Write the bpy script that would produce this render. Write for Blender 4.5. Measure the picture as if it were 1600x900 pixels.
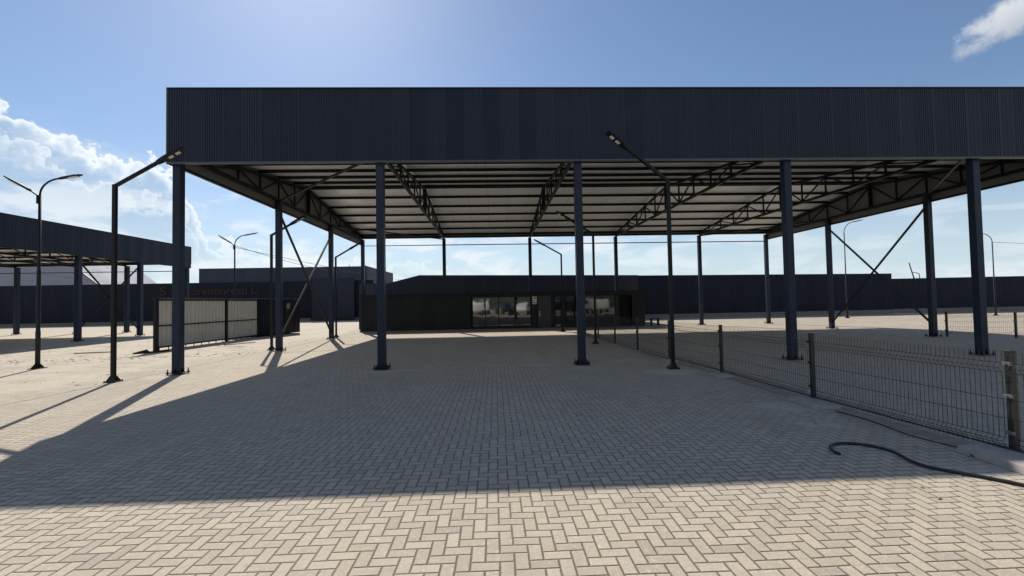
import bpy, math, random
from mathutils import Vector, Matrix

random.seed(7)
R = math.radians
for o in list(bpy.data.objects):
    bpy.data.objects.remove(o)
SC = bpy.context.scene
COL = SC.collection

# ------------------------------------------------------------------ camera
cam_d = bpy.data.cameras.new("camera")
cam = bpy.data.objects.new("camera", cam_d)
COL.objects.link(cam)
SC.camera = cam
_pi, _ro, _ya = 0.03077, 0.01848, 0.03705
_F = Vector((math.sin(_ya) * math.cos(_pi), math.cos(_ya) * math.cos(_pi), math.sin(_pi)))
_R = Vector((math.cos(_ya), -math.sin(_ya), 0))
_U = _R.cross(_F)
_R2 = math.cos(_ro) * _R - math.sin(_ro) * _U
_U2 = math.sin(_ro) * _R + math.cos(_ro) * _U
m = Matrix((_R2, _U2, -_F)).transposed().to_4x4()
m.translation = Vector((0, 0, 1.72))
cam.matrix_world = m
cam_d.sensor_width = 36
cam_d.lens = 36 * 700 / 1600
cam_d.clip_start = 0.05
cam_d.clip_end = 3000
SC.render.resolution_x = 1024
SC.render.resolution_y = 576

# ------------------------------------------------------------------ colour management
SC.view_settings.view_transform = 'Standard'
SC.view_settings.look = 'None'
SC.view_settings.gamma = 1
SC.view_settings.use_curve_mapping = False
SC.view_settings.exposure = 0.60

# ------------------------------------------------------------------ node helpers
class NT:
    def __init__(s, tree):
        s.t = tree
        s.n = tree.nodes
        s.l = tree.links
    def new(s, typ, **kw):
        nd = s.n.new(typ)
        for k, v in kw.items():
            setattr(nd, k, v)
        return nd
    def put(s, sock, v):
        if hasattr(v, 'links') or isinstance(v, bpy.types.NodeSocket):
            s.l.new(v, sock)
        else:
            sock.default_value = v
    def m(s, op, a, b=None, c=None, clamp=False):
        nd = s.n.new('ShaderNodeMath')
        nd.operation = op
        nd.use_clamp = clamp
        s.put(nd.inputs[0], a)
        if b is not None: s.put(nd.inputs[1], b)
        if c is not None: s.put(nd.inputs[2], c)
        return nd.outputs[0]
    def sstep(s, v, a, b):
        nd = s.n.new('ShaderNodeMapRange')
        nd.interpolation_type = 'SMOOTHSTEP'
        s.put(nd.inputs[0], v); s.put(nd.inputs[1], a); s.put(nd.inputs[2], b)
        return nd.outputs[0]
    def noise(s, vec, scale, detail=4, rough=0.5, dist=0.0, dim='3D'):
        nd = s.n.new('ShaderNodeTexNoise')
        nd.noise_dimensions = dim
        s.l.new(vec, nd.inputs['Vector'])
        nd.inputs['Scale'].default_value = scale
        nd.inputs['Detail'].default_value = detail
        nd.inputs['Roughness'].default_value = rough
        nd.inputs['Distortion'].default_value = dist
        return nd.outputs['Fac']
    def mix(s, f, a, b, blend='MIX'):
        nd = s.n.new('ShaderNodeMix')
        nd.data_type = 'RGBA'
        nd.blend_type = blend
        s.put(nd.inputs[0], f)
        s.put(nd.inputs[6], a if not isinstance(a, tuple) else (*a[:3], 1))
        s.put(nd.inputs[7], b if not isinstance(b, tuple) else (*b[:3], 1))
        return nd.outputs[2]
    def xyz(s, vec):
        nd = s.n.new('ShaderNodeSeparateXYZ')
        s.l.new(vec, nd.inputs[0])
        return nd.outputs
    def comb(s, x, y, z):
        nd = s.n.new('ShaderNodeCombineXYZ')
        s.put(nd.inputs[0], x); s.put(nd.inputs[1], y); s.put(nd.inputs[2], z)
        return nd.outputs[0]

# ------------------------------------------------------------------ world sky with clouds
SUN_DIR = Vector((-0.443, 1.031, 1.0)).normalized()     # towards the sun
SUN_EL = math.asin(SUN_DIR.z)
SUN_AZ = math.atan2(SUN_DIR.x, SUN_DIR.y)
w = bpy.data.worlds.new("World")
SC.world = w
w.use_nodes = True
W = NT(w.node_tree)
for nd in list(W.n): W.n.remove(nd)
sky = W.new('ShaderNodeTexSky', sky_type='NISHITA')
sky.sun_disc = False
sky.sun_elevation = SUN_EL
sky.sun_rotation = SUN_AZ
sky.air_density = 1.0
sky.dust_density = 0.35
sky.ozone_density = 2.0
tc = W.new('ShaderNodeTexCoord')
d3 = tc.outputs['Generated']
dx, dy, dz = W.xyz(d3)
az = W.m('MULTIPLY', W.m('ARCTAN2', dx, dy), 57.29578)
el = W.m('MULTIPLY', W.m('ARCSINE', dz), 57.29578)
fc = W.new('ShaderNodeFloatCurve')
W.l.new(W.m('DIVIDE', W.m('ADD', az, 100.0), 200.0, clamp=True), fc.inputs[1])
pts = [(-100, 8), (-62, 16), (-50, 19.3), (-47, 18.4), (-44.6, 17.8), (-42.6, 17.2), (-40.4, 16.5), (-38.3, 16.1), (-36.9, 15.8), (-35.6, 15.6),
       (-34.2, 13.6), (-33.2, 11.2), (-31, 8.2), (-26, 6.8), (-12, 6.2), (0, 5.0), (20, 3.0), (45, 3.0), (60, 6.0), (100, 8.0)]
cv = fc.mapping.curves[0]
while len(cv.points) > 2: cv.points.remove(cv.points[1])
cv.points[0].location = ((pts[0][0] + 100) / 200, pts[0][1] / 40)
cv.points[-1].location = ((pts[-1][0] + 100) / 200, pts[-1][1] / 40)
for a, b in pts[1:-1]: cv.points.new((a + 100) / 200, b / 40)
for p_ in cv.points: p_.handle_type = 'AUTO'
fc.mapping.update()
edge = W.m('MULTIPLY', fc.outputs[0], 40.0)
vor = W.new('ShaderNodeTexVoronoi', feature='F1')
W.l.new(d3, vor.inputs['Vector'])
vor.inputs['Scale'].default_value = 30
vor.inputs['Detail'].default_value = 2.0
n1 = W.noise(d3, 9, 6, 0.58, 0.3)
n2 = W.noise(d3, 32, 5, 0.62, 0.5)
bump = W.m('ADD', W.m('MULTIPLY', W.m('SUBTRACT', 0.42, vor.outputs['Distance']), 2.2),
           W.m('ADD', W.m('MULTIPLY', W.m('SUBTRACT', n1, 0.5), 3.2), W.m('MULTIPLY', W.m('SUBTRACT', n2, 0.5), 3.0)))
dpt = W.m('SUBTRACT', W.m('ADD', edge, bump), el)             # degrees below the cloud top
mbank = W.sstep(dpt, 0.0, 0.55)
rim = W.m('MULTIPLY', W.m('POWER', W.sstep(dpt, 3.2, 0.2), 1.6), mbank)
n5 = W.noise(d3, 15, 7, 0.6, 0.6)
d2 = W.m('ADD', W.m('SUBTRACT', dpt, 3.0), W.m('MULTIPLY', W.m('SUBTRACT', n5, 0.5), 9.0))
rim2 = W.m('MULTIPLY', W.m('MULTIPLY', W.sstep(d2, 0.0, 0.5), W.sstep(d2, 2.6, 0.3)), W.m('MULTIPLY', W.sstep(dpt, 7.5, 2.0), 0.75))
rim = W.m('MAXIMUM', rim, W.m('MULTIPLY', rim2, mbank))
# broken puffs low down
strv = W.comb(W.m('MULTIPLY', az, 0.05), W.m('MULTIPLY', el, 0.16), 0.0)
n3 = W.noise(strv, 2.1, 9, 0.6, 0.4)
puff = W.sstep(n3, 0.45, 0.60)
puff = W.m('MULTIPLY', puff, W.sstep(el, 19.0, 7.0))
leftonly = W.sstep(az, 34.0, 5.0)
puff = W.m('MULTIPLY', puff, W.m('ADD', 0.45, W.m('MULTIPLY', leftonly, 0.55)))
# cloud at the upper right
ca, ce = 53.5, 23.4
ra = W.m('SUBTRACT', az, ca); re = W.m('SUBTRACT', el, ce)
ct, st = math.cos(R(24)), math.sin(R(24))
u = W.m('ADD', W.m('MULTIPLY', ra, ct * 0.92), W.m('MULTIPLY', re, st))
v = W.m('SUBTRACT', W.m('MULTIPLY', re, ct), W.m('MULTIPLY', ra, st * 0.92))
r2 = W.m('ADD', W.m('POWER', W.m('DIVIDE', u, 6.6), 2.0), W.m('POWER', W.m('DIVIDE', v, 1.9), 2.0))
r2 = W.m('ADD', r2, W.m('ADD', W.m('MULTIPLY', W.m('SUBTRACT', n1, 0.5), 2.6), W.m('MULTIPLY', W.m('SUBTRACT', n2, 0.5), 1.6)))
mright = W.m('MULTIPLY', W.sstep(r2, 1.15, 0.35), 0.85)
# compose
skyc = sky.outputs[0]
hz = W.sstep(el, 22.0, -1.0)
skyc = W.mix(1.0, skyc, (0.83, 0.91, 1.0), 'MULTIPLY')
skyc = W.mix(0.08, skyc, (3.4, 4.2, 5.0))
veil = W.mix(W.m('MULTIPLY', W.m('POWER', hz, 1.6), 0.82), skyc, (5.9, 7.1, 7.9))
body = W.mix(rim, (3.6, 4.75, 5.9), (9.8, 10.2, 10.4))
sh = W.sstep(n1, 0.30, 0.70)
body = W.mix(W.m('MULTIPLY', sh, 0.22), body, (5.8, 6.6, 7.3))
fade = W.sstep(el, 1.5, 11.0)
c1 = W.mix(W.m('MULTIPLY', mbank, W.m('MULTIPLY', W.m('ADD', 0.45, W.m('MULTIPLY', rim, 0.45)), W.m('MULTIPLY_ADD', fade, 0.8, 0.2))), veil, body)
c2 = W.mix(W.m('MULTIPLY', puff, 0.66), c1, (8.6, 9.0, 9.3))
c3 = W.mix(mright, c2, W.mix(W.sstep(v, -1.6, 1.2), (4.8, 5.2, 5.9), (7.6, 7.8, 8.0)))
# unseen bright cumulus behind the camera, added to lift the shadows
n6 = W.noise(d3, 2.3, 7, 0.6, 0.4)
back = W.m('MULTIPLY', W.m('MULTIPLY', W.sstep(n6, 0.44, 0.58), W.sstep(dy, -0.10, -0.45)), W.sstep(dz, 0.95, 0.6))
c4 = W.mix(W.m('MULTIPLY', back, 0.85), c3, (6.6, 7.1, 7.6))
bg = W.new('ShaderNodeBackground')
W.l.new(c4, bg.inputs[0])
bg.inputs[1].default_value = 0.072
wo = W.new('ShaderNodeOutputWorld')
W.l.new(bg.outputs[0], wo.inputs[0])

# ------------------------------------------------------------------ sun
sd = bpy.data.lights.new("sun", 'SUN')
sd.energy = 4.1
sd.angle = R(0.5)
sd.color = (1.0, 0.93, 0.82)
so = bpy.data.objects.new("sun", sd)
COL.objects.link(so)
so.rotation_euler = SUN_DIR.to_track_quat('Z', 'Y').to_euler()

# ------------------------------------------------------------------ materials
def material(name):
    mt = bpy.data.materials.new(name)
    mt.use_nodes = True
    T = NT(mt.node_tree)
    for nd in list(T.n): T.n.remove(nd)
    out = T.new('ShaderNodeOutputMaterial')
    bs = T.new('ShaderNodeBsdfPrincipled')
    T.l.new(bs.outputs[0], out.inputs[0])
    return mt, T, bs

def plain(name, col, rough=0.5, metal=0.0, var=0.12, scale=6.0, bump=0.0, spec=None, dirt=0.0):
    mt, T, bs = material(name)
    tcn = T.new('ShaderNodeTexCoord')
    n = T.noise(tcn.outputs['Object'], scale, 6, 0.6)
    f = T.m('MULTIPLY_ADD', T.m('SUBTRACT', n, 0.5), 2 * var * 2, 1.0)
    c = T.mix(1.0, col, T.comb(f, f, f), 'MULTIPLY')
    if dirt:
        n2_ = T.noise(tcn.outputs['Object'], scale * 0.35, 8, 0.7)
        c = T.mix(T.m('MULTIPLY', T.sstep(n2_, 0.52, 0.72), dirt), c, (0.20, 0.17, 0.13))
    T.l.new(c, bs.inputs['Base Color'])
    rr = T.m('MULTIPLY_ADD', T.m('SUBTRACT', n, 0.5), 0.3, rough, clamp=True)
    T.l.new(rr, bs.inputs['Roughness'])
    bs.inputs['Metallic'].default_value = metal
    if spec is not None: bs.inputs['Specular IOR Level'].default_value = spec
    if bump:
        b = T.new('ShaderNodeBump')
        b.inputs['Strength'].default_value = 0.5
        b.inputs['Distance'].default_value = bump
        T.l.new(T.noise(tcn.outputs['Object'], scale * 4, 5, 0.6), b.inputs['Height'])
        T.l.new(b.outputs[0], bs.inputs['Normal'])
    return mt

def cladding(name, ca_, cb_, mod, rough=0.42, spec=0.5):
    """painted sheet metal, alternate sheets in two tones, x runs along the wall"""
    mt, T, bs = material(name)
    tcn = T.new('ShaderNodeTexCoord')
    x, y, z = T.xyz(tcn.outputs['Object'])
    s = T.m('DIVIDE', x, mod)
    fl = T.m('FLOOR', s)
    par = T.m('GREATER_THAN', T.m('FRACT', T.m('MULTIPLY', fl, 0.5)), 0.25)
    wn = T.new('ShaderNodeTexWhiteNoise', noise_dimensions='1D')
    T.l.new(fl, wn.inputs['W'])
    f = T.m('ADD', T.m('MULTIPLY', par, 0.65), T.m('MULTIPLY', wn.outputs[0], 0.35))
    c = T.mix(f, ca_, cb_)
    st_ = T.noise(T.comb(T.m('MULTIPLY', x, 3.0), y, T.m('MULTIPLY', z, 0.25)), 2.0, 7, 0.65)
    g = T.m('MULTIPLY_ADD', T.m('SUBTRACT', st_, 0.5), 0.5, 1.0)
    c = T.mix(1.0, c, T.comb(g, g, g), 'MULTIPLY')
    du = T.m('MULTIPLY', T.sstep(T.noise(tcn.outputs['Object'], 0.8, 8, 0.7), 0.5, 0.8), 0.10)
    c = T.mix(du, c, (0.12, 0.11, 0.10))
    T.l.new(c, bs.inputs['Base Color'])
    T.l.new(T.m('MULTIPLY_ADD', st_, 0.25, rough - 0.1), bs.inputs['Roughness'])
    bs.inputs['Specular IOR Level'].default_value = spec
    return mt

def paving():
    mt, T, bs = material("paving_blocks")
    tcn = T.new('ShaderNodeTexCoord')
    P = tcn.outputs['Object']
    gx, gy, gz = T.xyz(P)
    # slight waviness of the laid rows
    wv = T.noise(P, 0.35, 2, 0.5)
    wv2 = T.noise(P, 0.8, 2, 0.5)
    X = T.m('DIVIDE', T.m('ADD', gx, T.m('MULTIPLY', T.m('SUBTRACT', wv, 0.5), 0.10)), 0.0975)
    Y = T.m('DIVIDE', T.m('ADD', gy, T.m('MULTIPLY', T.m('SUBTRACT', wv2, 0.5), 0.06)), 0.0975)
    i = T.m('FLOOR', X); j = T.m('FLOOR', Y)
    fx = T.m('SUBTRACT', X, i); fy = T.m('SUBTRACT', Y, j)
    k = T.m('FLOORED_MODULO', T.m('SUBTRACT', i, j), 4.0)
    k = T.m('ROUND', k)
    k1 = T.m('COMPARE', k, 1.0, 0.1)
    k2 = T.m('COMPARE', k, 2.0, 0.1)
    ver = T.m('GREATER_THAN', k, 1.5)
    uu = T.m('ADD', fx, k1)
    uv_ = T.m('ADD', fy, k2)
    nv = T.m('SUBTRACT', 1.0, ver)
    U_ = T.m('ADD', T.m('MULTIPLY', uu, nv), T.m('MULTIPLY', uv_, ver))
    V_ = T.m('ADD', T.m('MULTIPLY', fy, nv), T.m('MULTIPLY', fx, ver))
    e = T.m('MINIMUM', T.m('MINIMUM', U_, T.m('SUBTRACT', 2.0, U_)), T.m('MINIMUM', V_, T.m('SUBTRACT', 1.0, V_)))
    nf = T.noise(P, 38, 3, 0.6)
    e = T.m('ADD', e, T.m('MULTIPLY', T.m('SUBTRACT', nf, 0.5), 0.045))
    idv = T.comb(T.m('SUBTRACT', i, k1), T.m('SUBTRACT', j, k2), ver)
    wn = T.new('ShaderNodeTexWhiteNoise', noise_dimensions='3D')
    T.l.new(idv, wn.inputs['Vector'])
    rnd = wn.outputs[0]
    rc = T.xyz(wn.outputs[1])
    # block colour
    base = T.mix(rnd, (0.365, 0.315, 0.252), (0.420, 0.368, 0.300))
    base = T.mix(T.m('MULTIPLY', T.m('GREATER_THAN', rc[1], 0.92), 0.45), base, (0.29, 0.265, 0.23))
    base = T.mix(T.m('MULTIPLY', T.m('LESS_THAN', rc[1], 0.06), 0.5), base, (0.45, 0.385, 0.30))
    mot = T.noise(P, 34, 5, 0.75)
    g = T.m('MULTIPLY_ADD', T.m('SUBTRACT', mot, 0.5), 0.62, 1.0)
    base = T.mix(1.0, base, T.comb(g, g, g), 'MULTIPLY')
    # small pits and pale lime bloom
    pit = T.sstep(T.noise(P, 75, 2, 0.5), 0.68, 0.74)
    base = T.mix(T.m('MULTIPLY', pit, 0.6), base, (0.14, 0.12, 0.10))
    bl = T.sstep(T.noise(P, 24, 4, 0.72, 0.8), 0.54, 0.70)
    base = T.mix(T.m('MULTIPLY', bl, 0.6), base, (0.55, 0.495, 0.42))
    bd = T.sstep(T.noise(P, 17, 4, 0.72, 0.5), 0.54, 0.72)
    base = T.mix(T.m('MULTIPLY', bd, 0.5), base, (0.23, 0.205, 0.17))
    # broad tone drift
    big = T.noise(P, 0.22, 4, 0.62)
    g2 = T.m('MULTIPLY_ADD', T.m('SUBTRACT', big, 0.5), 0.34, 1.0)
    base = T.mix(1.0, base, T.comb(g2, g2, g2), 'MULTIPLY')
    joint = T.sstep(e, 0.070, 0.024)
    # sand lying over the joints: in drifts, more of it on the open yard to the left and far back
    far_l = T.sstep(gx, -8.6, -10.5)
    far_b = T.sstep(gy, 21.0, 26.0)
    ln = T.noise(T.comb(T.m('MULTIPLY', gx, 0.9), T.m('MULTIPLY', gy, 1.6), 0.0), 0.9, 6, 0.66, 0.5)
    sand = T.sstep(T.m('ADD', ln, T.m('ADD', T.m('MULTIPLY', far_l, 0.20), T.m('MULTIPLY', far_b, 0.10))), 0.60, 0.74)
    # cement spills round the posts
    spill = None
    for (cx, cy, rr, st2) in [(4.2, 10.55, 0.9, 0.9), (-3.0, 11.6, 0.55, 0.6), (-2.2, 11.75, 0.45, 0.5), (2.2, 11.4, 0.6, 0.45), (1.2, 12.2, 0.6, 0.4),
                              (4.7, 6.9, 0.7, 0.7), (0.0, 12.3, 0.5, 0.35), (3.6, 12.6, 0.7, 0.4), (-8.4, 11.5, 0.5, 0.6), (4.3, 5.9, 0.35, 0.6), (4.7, 4.2, 0.5, 0.6)]:
        dd = T.m('SQRT', T.m('ADD', T.m('POWER', T.m('SUBTRACT', gx, cx), 2.0), T.m('POWER', T.m('MULTIPLY', T.m('SUBTRACT', gy, cy), 1.6), 2.0)))
        q = T.m('MULTIPLY', T.sstep(T.m('ADD', T.m('DIVIDE', dd, rr), T.m('MULTIPLY', T.m('SUBTRACT', ln, 0.5), 2.4)), 1.1, 0.2), st2)
        spill = q if spill is None else T.m('MAXIMUM', spill, q)
    jcol = T.mix(T.noise(P, 6, 4, 0.6), (0.090, 0.070, 0.050), (0.19, 0.155, 0.115))
    jm = T.m('MULTIPLY', joint, T.m('SUBTRACT', 1.0, T.m('MULTIPLY', T.m('MAXIMUM', sand, spill), 0.82)))
    col = T.mix(jm, base, jcol)
    col = T.mix(T.m('MULTIPLY', sand, 0.45), col, (0.43, 0.375, 0.30))
    col = T.mix(T.m('MULTIPLY', spill, 0.55), col, (0.47, 0.46, 0.44))
    # scattered dark droplets and dirt
    vo = T.new('ShaderNodeTexVoronoi')
    T.l.new(P, vo.inputs['Vector'])
    vo.inputs['Scale'].default_value = 1.7
    sp = T.m('LESS_THAN', vo.outputs['Distance'], T.m('MULTIPLY', T.noise(P, 1.3, 2, 0.5), 0.034))
    col = T.mix(T.m('MULTIPLY', sp, 0.8), col, (0.03, 0.028, 0.025))
    st3 = T.sstep(T.noise(P, 0.7, 5, 0.72, 0.8), 0.60, 0.74)
    col = T.mix(T.m('MULTIPLY', st3, 0.22), col, (0.20, 0.18, 0.155))
    # faint worn wheel lanes and dust trails running towards the office
    lane = T.noise(T.comb(T.m('MULTIPLY_ADD', gy, 0.06, T.m('MULTIPLY', gx, 1.5)), T.m('MULTIPLY', gy, 0.10), 0.0), 1.0, 5, 0.62, 0.6)
    col = T.mix(T.m('MULTIPLY', T.sstep(lane, 0.55, 0.70), 0.20), col, (0.47, 0.42, 0.34))
    col = T.mix(T.m('MULTIPLY', T.sstep(lane, 0.44, 0.30), 0.22), col, (0.21, 0.19, 0.165))
    T.l.new(col, bs.inputs['Base Color'])
    bs.inputs['Roughness'].default_value = 0.86
    bs.inputs['Specular IOR Level'].default_value = 0.25
    # relief
    hgt = T.m('MULTIPLY', T.sstep(e, 0.02, 0.12), T.m('SUBTRACT', 1.0, T.m('MULTIPLY', sand, 0.7)))
    tilt = T.m('MULTIPLY', T.m('ADD', T.m('MULTIPLY', T.m('SUBTRACT', rc[0], 0.5), T.m('SUBTRACT', fx, 0.5)),
                              T.m('MULTIPLY', T.m('SUBTRACT', rc[2], 0.5), T.m('SUBTRACT', fy, 0.5))), 0.35)
    H = T.m('ADD', T.m('ADD', hgt, T.m('MULTIPLY', rnd, 0.35)), T.m('ADD', T.m('MULTIPLY', mot, 0.30), tilt))
    H = T.m('ADD', H, T.m('MULTIPLY', ln, 1.2))
    b = T.new('ShaderNodeBump')
    b.inputs['Strength'].default_value = 0.9
    b.inputs['Distance'].default_value = 0.009
    T.l.new(H, b.inputs['Height'])
    T.l.new(b.outputs[0], bs.inputs['Normal'])
    return mt

def reflective(name, tint, rough=0.03):
    mt, T, bs = material(name)
    tcn = T.new('ShaderNodeTexCoord')
    bs.inputs['Base Color'].default_value = (*tint, 1)
    bs.inputs['Roughness'].default_value = rough
    bs.inputs['Specular IOR Level'].default_value = 1.0
    bs.inputs['IOR'].default_value = 2.3
    b = T.new('ShaderNodeBump')
    b.inputs['Strength'].default_value = 0.25
    b.inputs['Distance'].default_value = 0.02
    T.l.new(T.noise(tcn.outputs['Object'], 0.9, 2, 0.4), b.inputs['Height'])
    T.l.new(b.outputs[0], bs.inputs['Normal'])
    return mt

M_PAVE = paving()
M_FASCIA = cladding("navy_fascia_sheet", (0.0240, 0.0290, 0.0460), (0.0085, 0.0125, 0.0270), 0.48, 0.45, 0.25)  # panel tones paint in how ribbed and flat sheets catch the light differently
M_WALLS = cladding("navy_wall_sheet", (0.0085, 0.0120, 0.0235), (0.0110, 0.0150, 0.0275), 1.1, 0.55, 0.2)
M_DARKCLAD = cladding("charcoal_sheet", (0.0110, 0.0130, 0.0150), (0.0150, 0.0170, 0.0190), 0.9, 0.5, 0.25)
M_GREYCLAD = cladding("grey_blue_sheet", (0.0300, 0.0380, 0.0600), (0.0360, 0.0450, 0.0680), 1.2, 0.5, 0.4)
M_LINER = plain("grey_liner_sheet", (0.17, 0.168, 0.16), 0.6, var=0.08, scale=1.5)
M_ROOF = None
M_STEEL = plain("navy_painted_steel", (0.0130, 0.0205, 0.0400), 0.42, spec=0.25, var=0.16, scale=3, dirt=0.10)
M_TRUSS = plain("dark_truss_steel", (0.0065, 0.0070, 0.0085), 0.5, spec=0.25, var=0.15, scale=3)
M_TRIM = plain("grey_trim", (0.060, 0.066, 0.078), 0.4, var=0.06)
M_BLACK = plain("black_powder_coat", (0.0060, 0.0070, 0.0080), 0.45, spec=0.25, var=0.15, scale=5, dirt=0.06)
M_POST = plain("dark_fence_post", (0.0150, 0.0170, 0.0150), 0.45, var=0.2, scale=5, dirt=0.10)
M_WIRE = plain("dark_green_wire", (0.014, 0.016, 0.017), 0.4, var=0.15, scale=8)
M_LAMPPOST = plain("dark_grey_lamp_post", (0.013, 0.015, 0.017), 0.5, spec=0.25, var=0.12, scale=4)
M_LED = plain("led_lens", (0.72, 0.70, 0.66), 0.3, var=0.05)
M_CONC = plain("concrete", (0.30, 0.285, 0.26), 0.9, var=0.18, scale=9, bump=0.006, dirt=0.3)
M_PLINTH = plain("concrete_plinth", (0.17, 0.16, 0.145), 0.9, var=0.2, scale=2.5, bump=0.01, dirt=0.3)
M_WHITECLAD = plain("off_white_sheet", (0.50, 0.48, 0.43), 0.55, var=0.10, scale=1.8, dirt=0.22)
M_RUBBER = plain("black_rubber", (0.012, 0.012, 0.012), 0.5, var=0.2, scale=20)
M_ZINC = plain("zinc_bolt", (0.22, 0.22, 0.22), 0.45, metal=0.6, var=0.1, scale=20)
M_GLASS = reflective("dark_reflective_glass", (0.006, 0.007, 0.008))
M_GLASS.node_tree.nodes['Principled BSDF'].inputs['IOR'].default_value = 1.8
M_GLASS2 = reflective("smoked_glass", (0.004, 0.004, 0.005))
M_GLASS2.node_tree.nodes['Principled BSDF'].inputs['IOR'].default_value = 1.5
M_VOID = plain("dark_interior", (0.004, 0.004, 0.004), 0.9)
M_WHITE = plain("white_paint", (0.75, 0.75, 0.73), 0.4, var=0.04)
M_RED = plain("red_print", (0.42, 0.05, 0.05), 0.5, var=0.05)
M_BLUE = plain("blue_print", (0.06, 0.10, 0.30), 0.5, var=0.05)
M_GRAF = plain("rust_red_paint", (0.050, 0.018, 0.012), 0.8, var=0.5, scale=7)
M_GREEN = plain("green_hill", (0.05, 0.06, 0.04), 0.9, var=0.6, scale=0.15)
M_KERB = plain("flush_kerb", (0.33, 0.30, 0.25), 0.9, var=0.15, scale=5, bump=0.004, dirt=0.2)
M_SOIL = plain("dirt_strip", (0.24, 0.205, 0.16), 0.95, var=0.35, scale=6, bump=0.01)

def roofmat():
    mt, T, bs = material("pale_roof_underside")
    tcn = T.new('ShaderNodeTexCoord')
    P = tcn.outputs['Object']
    x, y, z = T.xyz(P)
    fr = T.m('ABSOLUTE', T.m('SUBTRACT', T.m('FRACT', T.m('DIVIDE', x, 1.0)), 0.5))
    ln = T.sstep(fr, 0.488, 0.497)
    n = T.noise(T.comb(T.m('MULTIPLY', x, 1.0), T.m('MULTIPLY', y, 0.35), 0.0), 1.2, 7, 0.65, 0.6)
    wn = T.new('ShaderNodeTexWhiteNoise', noise_dimensions='2D')
    T.l.new(T.comb(T.m('FLOOR', T.m('ADD', x, 0.0)), T.m('FLOOR', T.m('DIVIDE', y, 5.5)), 0.0), wn.inputs['Vector'])
    f = T.m('ADD', T.m('MULTIPLY', n, 0.6), T.m('MULTIPLY', wn.outputs[0], 0.4))
    c = T.mix(f, (0.74, 0.77, 0.80), (0.86, 0.89, 0.92))
    st_ = T.sstep(T.noise(P, 2.2, 8, 0.72, 1.2), 0.58, 0.75)
    c = T.mix(T.m('MULTIPLY', st_, 0.35), c, (0.44, 0.39, 0.33))
    c = T.mix(T.m('MULTIPLY', ln, 0.6), c, (0.15, 0.14, 0.12))
    T.l.new(c, bs.inputs['Base Color'])
    bs.inputs['Roughness'].default_value = 0.24
    return mt
M_ROOF = roofmat()

# ------------------------------------------------------------------ mesh builder
class MB:
    def __init__(s, off=(0, 0, 0)):
        s.v = []; s.f = []; s.o = Vector(off)
    def add(s, vs, fs):
        b = len(s.v)
        s.v += [tuple(Vector(v) - s.o) for v in vs]
        s.f += [tuple(b + i for i in f) for f in fs]
        return s
    def box(s, a, b):
        (x0, y0, z0), (x1, y1, z1) = a, b
        vs = [(x0, y0, z0), (x1, y0, z0), (x1, y1, z0), (x0, y1, z0), (x0, y0, z1), (x1, y0, z1), (x1, y1, z1), (x0, y1, z1)]
        return s.add(vs, [(0, 3, 2, 1), (4, 5, 6, 7), (0, 1, 5, 4), (1, 2, 6, 5), (2, 3, 7, 6), (3, 0, 4, 7)])
    def frustum(s, c, w0, w1, z0, z1):
        cx, cy = c
        vs = [(cx + i * w0, cy + j * w0, z0) for i, j in ((-1, -1), (1, -1), (1, 1), (-1, 1))]
        vs += [(cx + i * w1, cy + j * w1, z1) for i, j in ((-1, -1), (1, -1), (1, 1), (-1, 1))]
        return s.add(vs, [(0, 3, 2, 1), (4, 5, 6, 7), (0, 1, 5, 4), (1, 2, 6, 5), (2, 3, 7, 6), (3, 0, 4, 7)])
    def bar(s, p, q, w, h=None, up=(0, 0, 1), w2=None):
        h = h or w
        w2 = w2 or w
        p = Vector(p); q = Vector(q)
        d = (q - p).normalized()
        up = Vector(up)
        if abs(d.dot(up)) > 0.98: up = Vector((0, 1, 0))
        sx = d.cross(up).normalized()
        sy = sx.cross(d).normalized()
        vs = []
        for c, k in ((p, w), (q, w2)):
            for i, j in ((-1, -1), (1, -1), (1, 1), (-1, 1)):
                vs.append(c + sx * (i * k / 2) + sy * (j * h * (k / w) / 2))
        return s.add(vs, [(0, 3, 2, 1), (4, 5, 6, 7), (0, 1, 5, 4), (1, 2, 6, 5), (2, 3, 7, 6), (3, 0, 4, 7)])
    def tube(s, pts_, r, n=8, cap=True):
        pts_ = [Vector(p) for p in pts_]
        rs = r if isinstance(r, (list, tuple)) else [r] * len(pts_)
        rings = []
        prev = None
        for i, p in enumerate(pts_):
            a = pts_[max(0, i - 1)]; b = pts_[min(len(pts_) - 1, i + 1)]
            d = (b - a).normalized()
            if prev is None:
                up = Vector((0, 0, 1)) if abs(d.z) < 0.9 else Vector((1, 0, 0))
                sx = d.cross(up).normalized()
            else:
                sx = (prev - d * prev.dot(d)).normalized()
            prev = sx
            sy = d.cross(sx)
            rings.append([p + (sx * math.cos(2 * math.pi * k / n) + sy * math.sin(2 * math.pi * k / n)) * rs[i] for k in range(n)])
        vs = [v for ring in rings for v in ring]
        fs = []
        for i in range(len(rings) - 1):
            for k in range(n):
                a = i * n + k; b = i * n + (k + 1) % n
                fs.append((a, b, b + n, a + n))
        if cap:
            fs.append(tuple(range(n - 1, -1, -1)))
            fs.append(tuple((len(rings) - 1) * n + k for k in range(n)))
        return s.add(vs, fs)
    def build(s, name, mat, parent=None, smooth=False, bevel=0.0, loc=None, rot=None):
        me = bpy.data.meshes.new(name)
        me.from_pydata(s.v, [], s.f)
        me.update()
        if smooth:
            for p in me.polygons: p.use_smooth = True
        o = bpy.data.objects.new(name, me)
        COL.objects.link(o)
        me.materials.append(mat)
        if parent: o.parent = parent
        if loc: o.location = loc
        if rot: o.rotation_euler = (0, 0, rot)
        if bevel:
            b = o.modifiers.new("bevel", 'BEVEL')
            b.width = bevel; b.segments = 2; b.limit_method = 'ANGLE'
        return o

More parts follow.
